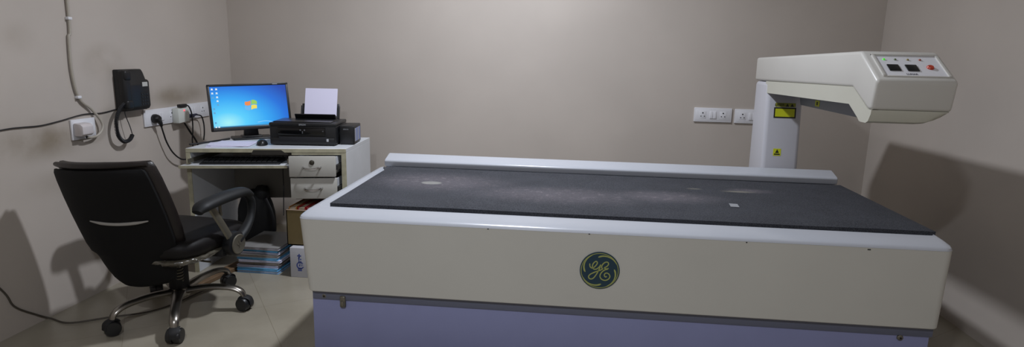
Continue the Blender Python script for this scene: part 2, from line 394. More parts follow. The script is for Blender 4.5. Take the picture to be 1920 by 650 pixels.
# warning labels on the column front
def cfy(z): return 3.325 + (z - .30) / .86 * .075
def quad_on_col(bm, x0, x1, z0, z1, off, mi=0):
    hexa(bm, [(x0, cfy(z0) - off, z0), (x1, cfy(z0) - off, z0), (x1, cfy(z0) + .001, z0), (x0, cfy(z0) + .001, z0), (x0, cfy(z1) - off, z1), (x1, cfy(z1) - off, z1), (x1, cfy(z1) + .001, z1), (x0, cfy(z1) + .001, z1)], mi=mi)
Mlab = [mat('label_black', '1c1d14', .6), M_yellow, mat('label_olive', '8d9030', .5)]
def lab1(bm):
    quad_on_col(bm, 1.078, 1.192, .972, 1.028, .001, 0); quad_on_col(bm, 1.085, 1.185, .979, 1.021, .0016, 1)
sp('laser_warning_label', Mlab, lab1, parent=col, sm=None, label='black bordered yellow laser warning label')
def lab2(bm):
    quad_on_col(bm, 1.084, 1.188, 1.031, 1.052, .001, 2)
    text_bm(bm, 'LASER', .018, Matrix.Translation((1.105, cfy(1.04) - .0012, 1.041)) @ Matrix.Rotation(PI / 2, 4, 'X'), 0)
    for x in (1.145, 1.17): prism(bm, [(x - .009, 1.033), (x + .009, 1.033), (x, 1.049)], 'y', cfy(1.04) - .002, cfy(1.04), mi=0)
sp('caution_label', Mlab, lab2, parent=col, sm=None)
def lab3(bm):
    quad_on_col(bm, 1.090, 1.130, .770, .808, .001, 1)
    prism(bm, [(1.100, .785), (1.120, .785), (1.110, .804)], 'y', cfy(.79) - .002, cfy(.79), mi=0)
    quad_on_col(bm, 1.095, 1.125, .775, .781, .0018, 0)
sp('small_warning_label', Mlab, lab3, parent=col, sm=None, label='small square yellow warning label')
def lab4(bm):
    x0, y0, z0 = 1.2005, 3.12, 1.072
    m = Matrix.Translation((x0 - .006, y0, z0)) 
    box(bm, (-.001, -.026, -.014), (.001, .026, .014), 0, 1, m, 1); box(bm, (-.0018, -.008, -.008), (-.001, .008, .008), 0, 1, m, 0)
sp('arm_warning_label', Mlab, lab4, sm=None)

# pad
def pad_mat():
    b = NB('pad_fabric'); c = hexc('303237')
    col = b.mix(b.ramp(b.noise(7, 6, rough=.65), .3, .7), tuple(x * .86 for x in c), tuple(x * 1.15 for x in c))
    col = b.mix(b.math('MULTIPLY', b.ramp(b.noise(260, 2), .4, .62), .25), col, hexc('6a6a70'))
    dust = b.ramp(b.noise(26, 7, rough=.75), .5, .72)
    wear = b.n('ShaderNodeMath', operation='MAXIMUM')
    bl = [(-.62, 2.83, .45, .26), (-.05, 2.66, .55, .22), (.42, 2.72, .35, .16), (.86, 2.93, .14, .07)]
    prev = None
    for (x, y, sx, sy) in bl:
        k = b.blob(x - .2, y - 2.77, 0, sx, sy, 5, .1)
        prev = k if prev is None else b.math('MAXIMUM', prev, k)
    col = b.mix(b.math('MULTIPLY', b.math('MULTIPLY', prev, dust), .42), col, hexc('9a8f92'))
    col = b.mix(b.math('MULTIPLY', prev, .2), col, hexc('8f868c'))
    for (x, y, sx, sy, a, h) in ((-.655, 2.80, .055, .035, .55, '96968f'), (.80, 2.90, .10, .026, .5, '8c887a'), (.60, 2.925, .05, .02, .35, '8c887a')):
        col = b.mix(b.math('MULTIPLY', b.blob(x - .2, y - 2.77, 0, sx, sy, 5, .75 if sx < .06 and a > .5 else .2), a), col, hexc(h))
    b.l(col, b.b.inputs['Base Color']); b.b.inputs['Roughness'].default_value = .9; b.b.inputs['Specular IOR Level'].default_value = .25
    bp = b.n('ShaderNodeBump'); bp.inputs['Strength'].default_value = .35; bp.inputs['Distance'].default_value = .002
    b.l(b.noise(380, 3), bp.inputs['Height']); b.l(bp.outputs[0], b.b.inputs['Normal']); return b.m
PAD = thing('table_pad', 'long dark grey padded mat lying on the scanner table', 'mat', (.2, 2.77, .6255))
def padm(bm):
    tb = bmesh.new(); x0, x1, y0, y1 = -1.178, 1.185, -.412, .428; NX, NY = 60, 20
    top = [[None] * (NY + 1) for _ in range(NX + 1)]
    for i in range(NX + 1):
        for j in range(NY + 1):
            x = x0 + (x1 - x0) * i / NX; y = y0 + (y1 - y0) * j / NY
            if j == 0: y += .006 * noise.noise(Vector((x * 2.2, 3.1, 0)))
            z = .036 + .0018 * noise.noise(Vector((x * 2.5, y * 2.5, 1)))
            if i in (0, NX) or j in (0, NY): z -= .006
            top[i][j] = tb.verts.new((x, y, z))
    for i in range(NX):
        for j in range(NY): tb.faces.new((top[i][j], top[i + 1][j], top[i + 1][j + 1], top[i][j + 1]))
    be = [e for e in tb.edges if e.is_boundary]
    r = bmesh.ops.extrude_edge_only(tb, edges=be); vs = [v for v in r['geom'] if isinstance(v, bmesh.types.BMVert)]
    for v in vs: v.co.z = .001
    be = [e for e in tb.edges if e.is_boundary]; bmesh.ops.contextual_create(tb, geom=be)
    bmesh.ops.recalc_face_normals(tb, faces=tb.faces); merge(bm, tb)
mk('pad_cover', pad_mat(), PAD, padm, sm=50)
mk('pad_patch', mat('tape_patch', '8a8c90', .6), PAD, lambda bm: cbox(bm, (.508, -.16, .0372), (.035, .058, .0012), rot=Matrix.Rotation(-.1, 3, 'Z')), label='small light grey tape patch')
mk('pad_base', mat('pad_underside', '1b1b1e', .8), PAD, lambda bm: box(bm, (-1.17, -.416, .0), (1.187, .426, .012), .002), label='black underside edge')

# ------------------------------------------------------------------ wall plates
def plate(label, loc, rz, w, h, mods, group):
    t = thing('socket_plate', label, 'socket plate', loc, rz, group)
    mk('frame', M_plate, t, lambda bm: box(bm, (-w / 2, -.011, 0), (w / 2, -.0002, h), .003, 3))
    mk('inner_panel', M_white, t, lambda bm: box(bm, (-w / 2 + .010, -.0122, .010), (w / 2 - .010, -.010, h - .010), .0008, 2))
    for kind, x in mods:
        if kind == 'sw':
            mk('switch', M_white, t, lambda bm: (box(bm, (x - .0105, -.0185, h / 2 - .024), (x + .0105, -.0132, h / 2 + .024), .002, 2, Matrix.Rotation(rad(-3), 4, 'X'))))
        else:
            s = mk('socket', M_white, t, lambda bm: box(bm, (x - .022, -.0132, h / 2 - .024), (x + .022, -.0118, h / 2 + .024), .0006, 2))
            def holes(bm):
                cyl(bm, (x, -.0130, h / 2 + .013), (x, -.0137, h / 2 + .013), .0047, seg=14)
                for d in (-.011, .011): cyl(bm, (x + d, -.0130, h / 2 - .009), (x + d, -.0137, h / 2 - .009), .0036, seg=14)
            mk('pin_hole', M_hole, s, holes)
    return t
G = 'white switch and socket plates on the walls'
plate('wide white plate on the back wall with two sockets and a double switch between them', (.934, YB, .860), 0, .245, .094, [('so', -.066), ('sw', -.011), ('sw', .011), ('so', .066)], G)
plate('white socket plate on the back wall half hidden behind the scanner column', (1.175, YB, .858), 0, .20, .094, [('so', -.05), ('sw', .0), ('sw', .022), ('so', .068)], G)
pl0 = plate('small square white plate on the left wall below the telephone cable, holding a charger', (XL, 2.79, .812), PI / 2, .150, .100, [('so', -.030), ('sw', .022), ('sw', .046)], G)
pl1 = plate('white plate on the left wall nearest the telephone, with a black round plug', (XL, 3.385, .817), PI / 2, .315, .096, [('so', -.09), ('sw', -.03), ('sw', -.006), ('so', .08)], G)
pl2 = plate('white plate on the left wall beside the monitor with a bare three pin socket', (XL, 3.705, .822), PI / 2, .31, .096, [('so', -.09), ('sw', -.035), ('sw', -.01), ('so', .075)], G)

def P(y, z, d=.006): return (XL + d, y, z)       # a point just off the left wall
def cable(name, label, pts, r, m=M_rubber, cat='cable', group=None, sub=8, extra=None):
    bm = NEW(); tube(bm, pts, r, sub)
    if extra: extra(bm)
    return tag(obj(name, bm, m, base=True), label, cat, group)

# charger + white cable from the ceiling
ch = thing('phone_charger', 'boxy white charger plugged into the square plate under the hanging cable', 'charger', (XL, 2.765, .862))
mk('body', mat('charger_white', 'cdc6c6', .4), ch, lambda bm: prism(bm, [(.014, -.03), (.014, .034), (.05, .03), (.062, .018), (.062, -.02), (.05, -.03)], 'y', -.042, .026, .004, 2))
mk('cable_stub', M_rubber, ch, lambda bm: tube(bm, [(.045, -.005, -.028), (.04, .0, -.040), (.03, .02, -.042)], .004))
wt = thing('power_cable', 'thick greyish white cable hanging down the left wall from above into the square plate', 'cable', (XL, 2.8, .8))
mk('cord', M_wire, wt, lambda bm: tube(bm, [(.01, -.03, 1.99), (.01, -.024, .68), (.010, -.04, .50), (.010, -.045, .34), (.010, -.02, .215), (.014, .045, .155), (.025, .085, .095), (.03, .088, .055), (.03, .05, .022), (.035, .0, .018), (.04, -.03, .024)], .0062, 8))
for y, z in ((-.026, .595), (-.022, .219)):
    mk('cable_clip', M_white, wt, lambda bm: box(bm, (.0, y - .012, z - .007), (.019, y + .012, z + .007), .003))

# plugs on the long plates
t = thing('power_plug', 'black round moulded plug in the white plate nearest the telephone, its cord running down', 'plug', (XL + .015, 3.30, .86))
mk('body', M_black, t, lambda bm: (lathe(bm, [(.026, 0), (.027, .012), (.022, .028), (.016, .036), (0, .038)], (0, 0, 0), (1, 0, 0), 24), tube(bm, [(.024, .0, -.004), (.03, .008, -.022), (.028, .02, -.045)], .012, 5, 10, rads=[.015, .013, .008])))
mk('cord', M_rubber, t, lambda bm: tube(bm, [(.028, .016, -.036), (.026, .035, -.09), (.025, .06, -.15), (.03, .10, -.215), (.03, .17, -.265), (.03, .25, -.28), (.02, .35, -.30)], .0045, 8))
t = thing('adapter', 'square white power adapter with a glowing red light between the two wall plates', 'adapter', (XL + .014, 3.52, .82))
mk('body', mat('adapter_white', 'd0d3cc', .4), t, lambda bm: prism(bm, [(-.055, -.005), (.05, .0), (.054, .055), (.045, .088), (-.055, .085)], 'x', 0, .042, .004, 2))
mk('light', mat('red_glow', 'ff8890', .3, emit='ff5060', estr=.9), t, lambda bm: cyl(bm, (.041, .0, .070), (.046, .0, .070), .006, .005, 16))
t = thing('charging_plug', 'flat black plug lying on top of the white adapter, its cord hanging beside the desk', 'plug', (XL + .05, 3.50, .9095))
mk('body', M_black, t, lambda bm: box(bm, (-.012, -.02, .0), (.014, .045, .019), .004, 3))
mk('cord', M_rubber, t, lambda bm: tube(bm, [(0, .04, .01), (0, .075, .002), (.0, .10, -.04), (0, .105, -.10), (0, .10, -.16), (-.005, .095, -.22), (0, .10, -.30), (.01, .13, -.36), (.03, .19, -.42), (.05, .27, -.50)], .004, 8))
t = thing('data_plug', 'small dark blue plug in the wall plate closest to the monitor', 'plug', (XL + .015, 3.62, .846))
mk('body', mat('navy_plastic', '1b2036', .4), t, lambda bm: (box(bm, (0, -.022, -.011), (.03, .022, .011), .005, 3), tube(bm, [(.02, .015, 0), (.022, .045, .004), (.022, .062, .0)], .007, 4, 8, rads=[.009, .005])))
mk('cord', M_rubber, t, lambda bm: tube(bm, [(.022, .05, .002), (.022, .10, -.012), (.022, .12, -.06), (.022, .12, -.12), (.02, .11, -.17)], .0042, 8))
cable('loose_cable', 'short thick black cable leaning diagonally between wall plates and desk top', [P(3.555, .806, .03), P(3.60, .75, .03), P(3.65, .69, .03), P(3.68, .64, .03)], .0055)
cable('telephone_cable', 'thin dark cable sagging along the left wall to the telephone', [P(1.6, .90), P(2.0, .888), P(2.354, .908), P(2.45, .908), P(2.55, .905), P(2.66, .915), P(2.80, .932), P(2.92, .928), P(3.04, .940)], .0028)

# telephone
TP = thing('wall_telephone', 'black corded telephone mounted on the left wall', 'telephone', (XL, 3.135, .925))
def tbody(bm):
    prism(bm, [(0, 0), (.05, .0), (.062, .02), (.062, .14), (.04, .205), (.03, .222), (0, .222)], 'y', -.105, .075, .006, 3)
    prism(bm, [(0, .0), (.045, .002), (.055, .02), (.055, .155), (.045, .165), (0, .165)], 'y', .06, .098, .006, 3)
mk('body', M_black, TP, tbody)
hs = mk('handset', mat('handset_black', '0f1012', .45), TP, lambda bm: (box(bm, (.028, -.112, .010), (.070, -.060, .220), .014, 4), box(bm, (.045, -.110, .165), (.076, -.061, .219), .012, 4), box(bm, (.045, -.110, .011), (.076, -.061, .062), .012, 4)))
mk('label_card', mat('card_grey', 'b9b9b4', .6), TP, lambda bm: box(bm, (.0615, .03, .128), (.0635, .072, .152), .0005, 1))
kp = mk('keypad', M_blackm, TP, lambda bm: box(bm, (.0605, .012, .02), (.063, .070, .098), .001, 1))
def keys(bm):
    for i in range(3):
        for j in range(4): box(bm, (.062, .017 + i * .018, .027 + j * .018), (.0655, .029 + i * .018, .037 + j * .018), .001, 1)
mk('keys', mat('key_black', '202124', .4), kp, keys)
def coil(bm):
    path = smooth([(.055, -.095, .05), (.05, -.125, .03), (.046, -.155, -.01), (.046, -.172, -.06), (.046, -.165, -.12), (.044, -.13, -.155), (.044, -.085, -.155), (.044, -.058, -.130)], 40)
    n = len(path); pts = []
    for i in range(n - 1):
        t = (path[i + 1] - path[i]).normalized(); a = t.cross(Vector((1, 0, 0))).normalized(); b = t.cross(a)
        ph = i * 2 * PI / 5; pts.append(path[i] + (a * math.cos(ph) + b * math.sin(ph)) * .009)
    tube(bm, pts, .0026, 1, 5)
    tube(bm, [path[k] for k in range(0, n, 6)], .005, 1, 6)
    tube(bm, [(.044, -.058, -.130), (.044, -.072, -.08), (.035, -.085, -.02), (.03, -.08, .01)], .0022, 5, 6)
mk('coiled_cord', M_rubber, TP, coil)
# cable on the floor at the left
cable('floor_cable', 'thin grey cable drooping down the left wall and across the floor to the chair', [P(2.05, .50), P(2.249, .228), P(2.298, .13), P(2.40, .045), (-2.40, 2.45, .006), (-2.28, 2.42, .006), (-2.15, 2.50, .006), (-1.98, 2.62, .006), (-1.9, 2.9, .006)], .0042, mat('grey_brown_cable', '4a443c', .6))

# ------------------------------------------------------------------ desk (slightly out of square)
FR = Vector((-1.277, 3.326)); ua = rad(13); U = Vector((math.cos(ua), math.sin(ua))); V = Vector((-.045, .999)); DW = .865; DD = .485; DH = .722
FL = FR - U * DW
DK = thing('computer_desk', 'worn white laminate computer desk with two drawers and a pull out keyboard tray', 'desk', (FL.x, FL.y, 0))
def D(u, v, z): p = U * u + V * v; return (p.x, p.y, z)
def dbox(bm, lo, hi, bev=0., mi=0, seg=1):
    (a, b, c), (d, e, f) = lo, hi
    hexa(bm, [D(a, b, c), D(d, b, c), D(d, e, c), D(a, e, c), D(a, b, f), D(d, b, f), D(d, e, f), D(a, e, f)], bev, seg, mi)
mk('desk_top', [M_desk, M_edge], DK, lambda bm: (dbox(bm, (0, .004, DH - .022), (DW, DD, DH), .001), dbox(bm, (0.0, 0, DH - .0225), (DW, .006, DH - .001), .001, 1)))
mk('worn_edge', mat('dark_bare_board', '29251f', .8), DK, lambda bm: hexa(bm, [D(.345, -.0012, DH - .034), D(.545, -.0012, DH - .034), D(.545, .004, DH - .034), D(.345, .004, DH - .034), D(.36, -.0012, DH - .008), D(.51, -.0012, DH - .008), D(.51, .004, DH - .008), D(.36, .004, DH - .008)]), label='dark patch where the edge band is missing')
mk('side_panel', [M_desk, M_edge], DK, lambda bm: (dbox(bm, (0, .005, 0), (.022, DD, DH - .0225), .001), dbox(bm, (.0, .001, 0), (.022, .0055, DH - .0225), 0, 1)))
mk('side_panel', [M_desk, M_edge], DK, lambda bm: (dbox(bm, (DW - .026, .005, 0), (DW, DD, DH - .0225), .001), dbox(bm, (DW - .026, .001, 0), (DW, .0055, DH - .0225), 0, 1)))
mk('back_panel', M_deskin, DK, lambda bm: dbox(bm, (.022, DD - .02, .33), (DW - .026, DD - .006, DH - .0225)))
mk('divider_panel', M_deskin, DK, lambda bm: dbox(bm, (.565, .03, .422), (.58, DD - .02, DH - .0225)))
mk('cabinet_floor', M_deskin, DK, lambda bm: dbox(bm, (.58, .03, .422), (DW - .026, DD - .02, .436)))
mk('front_rail', M_edge, DK, lambda bm: dbox(bm, (.565, .002, DH - .036), (DW - .026, .02, DH - .0226)))
def tray(bm):
    dbox(bm, (-.01, -.055, .622), (.562, .30, .634), .001); dbox(bm, (-.01, -.060, .620), (.562, -.054, .635), .0005, 1)
kt = mk('keyboard_tray', [M_desk, M_edge], DK, tray)
for u0 in (.024, .553):
    mk('tray_slide', M_steel, DK, lambda bm: dbox(bm, (u0, -.03, .645), (u0 + .008, .33, .668)))
def drawer(z0, z1, out, lock):
    def fr(bm):
        dbox(bm, (.578, -out - .018, z0), (.828, -out, z1), .002, 0, 2)
    d = mk('drawer', M_drawer, DK, fr)
    def tr(bm):
        for a, b in ((.586, .598), (.806, .818)): dbox(bm, (a, -out, z0 + .012), (b, .36, z1 - .012))
        dbox(bm, (.586, -out, z0 + .012), (.818, .36, z0 + .02)); dbox(bm, (.586, .35, z0 + .012), (.818, .36, z1 - .012))
    mk('drawer_box', M_desk, d, tr)
    mk('runner', mat('runner_black', '1d1c1b', .6), d, lambda bm: dbox(bm, (.8185, -out + .004, z0 + .035), (.834, .33, z0 + .062)))
    def hd(bm):
        zc = z0 + (z1 - z0) * (.44 if lock else .48); y = -out - .018
        tube(bm, [D(.655, y, zc + .006), D(.66, y - .018, zc + .004), D(.68, y - .024, zc - .001), D(.703, y - .026, zc - .003), D(.726, y - .024, zc - .001), D(.746, y - .018, zc + .004), D(.751, y, zc + .006)], .0048, 5, 8)
    mk('handle', M_handle, d, hd, label='curved chrome handle')
    if lock:
        c = Vector(D(.703, -out - .018, z1 - .034)); n_ = Vector((U.y, -U.x, 0))
        l = mk('lock', mat('lock_dark', '4a463e', .4, .6), d, lambda bm: lathe(bm, [(.014, -.001), (.014, .003), (.011, .005), (.0, .005)], c, n_, 20))
drawer(.574, .690, .058, True)
drawer(.446, .564, .046, False)

# things on the desk
def DWp(u, v): p = FL + U * u + V * v; return p
# keyboard
p = DWp(.28, .05)
KB = thing('keyboard', 'black keyboard on the pull out tray under the desk top', 'keyboard', (p.x, p.y, .6345), ua)
mk('body', M_black, KB, lambda bm: prism(bm, [(-.07, 0), (-.07, .008), (.07, .018), (.07, 0)], 'x', -.215, .215, .003, 2))
def keysk(bm):
    for r_ in range(5):
        for c_ in range(14): box(bm, (-.2 + c_ * .0285, -.058 + r_ * .024, .008), (-.2 + c_ * .0285 + .024, -.058 + r_ * .024 + .020, .0155 + r_ * .0018), .002, 1)
mk('keys', mat('keyboard_key_black', '0e0f11', .7), KB, keysk)
# papers
for i, (u, v, rz, z, lab) in enumerate(((.15, .15, .42, 0, 'lowest and most turned sheet of the loose papers on the desk'), (.185, .165, .22, .0016, 'middle sheet of the loose papers on the desk in front of the monitor'), (.165, .17, .10, .0032, 'topmost sheet of the loose papers on the desk in front of the monitor'))):
    p = DWp(u, v)
    def sheet(bm):
        tb = bmesh.new(); n = 8; g = []
        for a in range(n + 1):
            g.append([tb.verts.new((-.105 + .21 * a / n, -.10 + .2 * b / n, .0014 + .0004 * (a / n) ** 3)) for b in range(n + 1)])
        fs = [tb.faces.new((g[a][b], g[a + 1][b], g[a + 1][b + 1], g[a][b + 1])) for a in range(n) for b in range(n)]
        r = bmesh.ops.extrude_face_region(tb, geom=fs); bmesh.ops.translate(tb, vec=(0, 0, -.0012), verts=[q for q in r['geom'] if isinstance(q, bmesh.types.BMVert)])
        bmesh.ops.recalc_face_normals(tb, faces=tb.faces); merge(bm, tb)
    bm = NEW(); sheet(bm); o = obj('paper_sheet', bm, M_paper); o.location = (p.x, p.y, DH + z); o.rotation_euler = (0, 0, rz)
    tag(o, lab, 'paper', 'loose papers on the desk')
# mouse
p = DWp(.345, .145)
MS = thing('computer_mouse', 'small black mouse beside the printer', 'mouse', (p.x, p.y, DH), ua + .2)
def mouse(bm):
    tb = bmesh.new(); bmesh.ops.create_uvsphere(tb, u_segments=24, v_segments=14, radius=1)
    for v in tb.verts:
        v.co.z = max(v.co.z, -.02); v.co = Vector((v.co.x * .031, v.co.y * .052 , v.co.z * (.034 - .008 * v.co.y)))
    merge(bm, tb, Matrix.Translation((0, 0, .0012)))
mk('body', M_black, MS, mouse)
mk('scroll_wheel', M_blackm, MS, lambda bm: cyl(bm, (-.003, -.028, .028), (.003, -.028, .028), .006, seg=14))
# monitor
MY = rad(38)
mp_ = Vector((-1.985, 3.60))
MO = thing('computer_monitor', 'wide black computer monitor showing a blue desktop', 'monitor', (mp_.x, mp_.y, DH), MY)
mt = Matrix.Translation((0, 0, .196)) @ Matrix.Rotation(rad(-11), 4, 'X') @ Matrix.Rotation(rad(-1.4), 4, 'Y')
mw, mh = .466, .282
mk('housing', M_black, MO, lambda bm: (box(bm, (-mw / 2, -.012, -mh / 2), (mw / 2, .018, mh / 2), .005, 3, mt), box(bm, (-.16, .014, -.1), (.16, .042, .09), .012, 3, mt)))
mk('bezel', M_black, MO, lambda bm: [box(bm, lo, hi, .002, 2, mt) for lo, hi in (((-mw / 2, -.017, mh / 2 - .014), (mw / 2, -.010, mh / 2)), ((-mw / 2, -.017, -mh / 2), (mw / 2, -.010, -mh / 2 + .021)), ((-mw / 2, -.017, -mh / 2), (-mw / 2 + .014, -.010, mh / 2)), ((mw / 2 - .014, -.017, -mh / 2), (mw / 2, -.010, mh / 2)))])
def screen_mat():
    b = NB('screen_glow'); nt = b.nt
    mp = b.n('ShaderNodeMapping'); mp.inputs['Location'].default_value = (.30, 0, .32); mp.inputs['Scale'].default_value = (2.2, 0, 3.4)
    b.l(b.tc.outputs['Object'], mp.inputs['Vector'])
    ln = b.n('ShaderNodeVectorMath', operation='LENGTH'); b.l(mp.outputs[0], ln.inputs[0])
    cr = b.n('ShaderNodeValToRGB'); b.l(ln.outputs['Value'], cr.inputs[0])
    e = cr.color_ramp.elements; e[0].position = 0; e[0].color = (*hexc('a6f0f4'), 1); e[1].position = 1.; e[1].color = (*hexc('1644a8'), 1)
    for q, h in ((.22, '58cdfb'), (.5, '2fa4f2'), (.75, '1a6fd8')): x = e.new(q); x.color = (*hexc(h), 1)
    b.l(cr.outputs[0], b.b.inputs['Emission Color']); b.b.inputs['Emission Strength'].default_value = ES
    b.b.inputs['Base Color'].default_value = (.01, .01, .012, 1); b.b.inputs['Roughness'].default_value = .3
    return b.m
ES = 1.0
def em(name, h, s=1.): return mat(name, '101010', .4, emit=h, estr=ES * s)
scr = obj('screen', (lambda bm: (box(bm, (-mw / 2 + .012, -.0005, -mh / 2 + .019), (mw / 2 - .012, .0005, mh / 2 - .012)), bm)[1])(NEW()), screen_mat(), MO, sm=None)
scr.matrix_local = mt @ Matrix.Translation((0, -.0135, 0))
def flag(bm):
    # four waving panes
    def wav(x, z): return (x + .10 * z, z + .0045 * math.sin(x * 90) )
    for k, (sx, sz) in enumerate(((-1, 1), (1, 1), (-1, -1), (1, -1))):
        tb = bmesh.new(); n = 6; g = []
        for a in range(n + 1):
            row = []
            for c in range(n + 1):
                x = sx * (.002 + .033 * a / n); z = sz * (.002 + .027 * c / n)
                k2 = 1 - .25 * (abs(x) / .035) ** 2 * (abs(z) / .029)
                x2, z2 = wav(x, z * k2); row.append(tb.verts.new((x2 + .002, -.0012, z2 + .008)))
            g.append(row)
        for a in range(n):
            for c in range(n): tb.faces.new((g[a][c], g[a + 1][c], g[a + 1][c + 1], g[a][c + 1]))
        bmesh.ops.recalc_face_normals(tb, faces=tb.faces); setmat(tb, k); merge(bm, tb)
mk('flag_logo', [em('pane_orange', 'e8894a'), em('pane_green', '93c95a'), em('pane_blue', '66b4ee'), em('pane_yellow', 'ecd85a')], scr, flag, sm=None)
for i, (x, z, m_) in enumerate(((-.206, .112, 0), (-.182, .112, 0), (-.206, .088, 0), (-.182, .088, 0), (-.206, .062, 1), (-.182, .064, 0), (-.182, .041, 0), (-.182, .018, 1), (-.206, -.006, 1), (-.206, -.03, 1), (-.206, -.09, 1), (-.206, -.117, 0), (-.19, -.117, 0))):
    mk('desktop_icon', em('icon_white', 'dceefa', .9) if m_ == 0 else em('icon_blue', '5fa8d8', .9), scr, lambda bm: (box(bm, (x - .005, -.0016, z - .005), (x + .005, -.0006, z + .005), .001, 1), box(bm, (x - .007, -.0014, z - .0055), (x + .007, -.0006, z - .0045)) if z > -.1 else None), sm=None)
mk('taskbar', em('taskbar_blue', '3f8fc0', .8), scr, lambda bm: box(bm, (-.218, -.0012, -.1205), (.218, -.0005, -.1135)), sm=None)
mk('light_arc', em('arc_white', 'a6d8f4'), scr, lambda bm: tube(bm, [(.03, -.0008, -.1), (.07, -.0008, -.094), (.11, -.0008, -.1), (.15, -.0008, -.118)], .0012, 6, 6, flat=(1, .2, (0, 1, 0))), sm=None)
mk('brand_mark', mat('mark_grey', '8a8c90', .5), MO, lambda bm: box(bm, (.14, -.0178, mh / 2 - .010), (.17, -.0168, mh / 2 - .005), 0, 1, mt))
mk('stand_neck', M_black, MO, lambda bm: prism(bm, [(-.045, .012), (.045, .012), (.034, .12), (-.034, .12)], 'y', .012, .040, .006, 3))
mk('stand_base', M_black, MO, lambda bm: (box(bm, (-.115, -.075, 0), (.115, .06, .012), .005, 3), box(bm, (-.06, -.02, .010), (.06, .05, .018), .004, 2)))
# desktop cables behind the paper
cable('desk_cable', 'black cable lying on the desk at its left end behind the papers', [(-2.165, 3.24, DH + .005), (-2.13, 3.31, DH + .005), (-2.10, 3.42, DH + .005), (-2.075, 3.50, DH + .005)], .005)
# printer
pr = thing('inkjet_printer', 'black inkjet printer with side ink tank on the desk', 'printer', (-1.556, 3.388, DH), rad(7.6))
pw, pd, ph = .382, .262, .132
def pbody(bm):
    box(bm, (-pw / 2, .0, .006), (pw / 2, pd, ph - .018), .006, 3)
    box(bm, (-pw / 2 - .002, -.004, ph - .02), (pw / 2 + .002, pd, ph), .006, 3)
    box(bm, (-pw / 2 + .006, -.010, .006), (pw / 2 - .006, .004, .045), .003, 2)
mk('body', M_black, pr, pbody)
mk('scanner_lid', mat('lid_black', '1b1c1e', .28), pr, lambda bm: box(bm, (-pw / 2 + .015, .02, ph - .001), (pw / 2 - .03, pd - .07, ph + .006), .003, 2))
mk('front_stripe', mat('glossy_black', '0c0d0f', .12), pr, lambda bm: (box(bm, (-pw / 2 + .05, -.007, .062), (pw / 2 - .06, -.001, .104), .002, 2), box(bm, (-pw / 2 + .05, -.009, .1035), (pw / 2 - .06, -.002, .1055))))
mk('output_slot', M_hole, pr, lambda bm: box(bm, (-pw / 2 + .055, -.0112, .024), (pw / 2 - .05, -.006, .052), .001))
for x, z, r_ in ((-.012, .091, .0045), (.0, .082, .003), (.012, .091, .0045), (.0, .074, .003), (.118, .086, .0035)):
    mk('button', mat('button_grey', '5a5c60', .5), pr, lambda bm: cyl(bm, (x, -.006, z), (x, -.0085, z), r_, seg=14))
mk('brand_lettering', mat('silver_text', '8c8e92', .4), pr, lambda bm: text_bm(bm, 'EPSON', .013, Matrix.Translation((0, -.0045, ph - .0105)) @ Matrix.Rotation(PI / 2, 4, 'X'), bold=.0003), sm=None)
mk('sticker', mat('sticker_white', 'b9bcc0', .5), pr, lambda bm: box(bm, (.137, -.0112, .026), (.150, -.0098, .042), 0, 1))
# rear paper feed
bk = Matrix.Translation((0, pd - .02, ph - .004)) @ Matrix.Rotation(rad(-18), 4, 'X')
pc0 = .036
mk('paper_support', M_black, pr, lambda bm: (box(bm, (pc0 - .115, .0, 0), (pc0 + .115, .008, .10), .004, 2, bk), box(bm, (pc0 - .118, -.012, 0), (pc0 - .108, .008, .085), .003, 2, bk), box(bm, (pc0 + .108, -.012, 0), (pc0 + .118, .008, .085), .003, 2, bk)))
mk('feed_guard', M_black, pr, lambda bm: prism(bm, [(pd - .075, ph - .004), (pd - .10, ph + .034), (pd - .094, ph + .037), (pd - .03, ph + .006), (pd - .03, ph - .004)], 'x', pc0 - .132, pc0 + .112, .002, 1))
tk = mk('ink_tank', M_black, pr, lambda bm: box(bm, (pw / 2 + .006, .055, .004), (pw / 2 + .094, .235, .112), .005, 3))
mk('tank_bracket', M_blackm, pr, lambda bm: box(bm, (pw / 2 - .004, .07, .05), (pw / 2 + .01, .20, .075), .001))
mk('tank_window', [mat('tank_label', '9a9fb0', .35), mat('tank_blue', '7a88b8', .35)], tk, lambda bm: [box(bm, (pw / 2 + .0935, .073 + .037 * k, .018), (pw / 2 + .096, .102 + .037 * k, .096), .001, 1, mi=k % 2) for k in range(4)])
mk('tank_lettering', mat('silver_text', '8c8e92', .4), tk, lambda bm: text_bm(bm, 'EPSON', .010, Matrix.Translation((pw / 2 + .045, .0545, .092)) @ Matrix.Rotation(PI / 2, 4, 'X')), sm=None)
# sheets standing in the feed
prm = Matrix.Translation((-1.556, 3.388, DH)) @ Matrix.Rotation(rad(7.6), 4, 'Z') @ bk
bm = NEW(); box(bm, (pc0 - .098, -.006, .006), (pc0 + .100, -.001, .195), .0005, 1, prm)
tag(obj('paper_stack', bm, M_paper, base=True), 'upright white paper standing in the printer feed', 'paper')

# ------------------------------------------------------------------ under and beside the desk
cable('hanging_cable', 'thin black cable hanging below the keyboard tray to the box', [(-1.72, 3.46, .64), (-1.725, 3.46, .55), (-1.72, 3.45, .46), (-1.70, 3.40, .38), (-1.685, 3.36, .30)], .003)
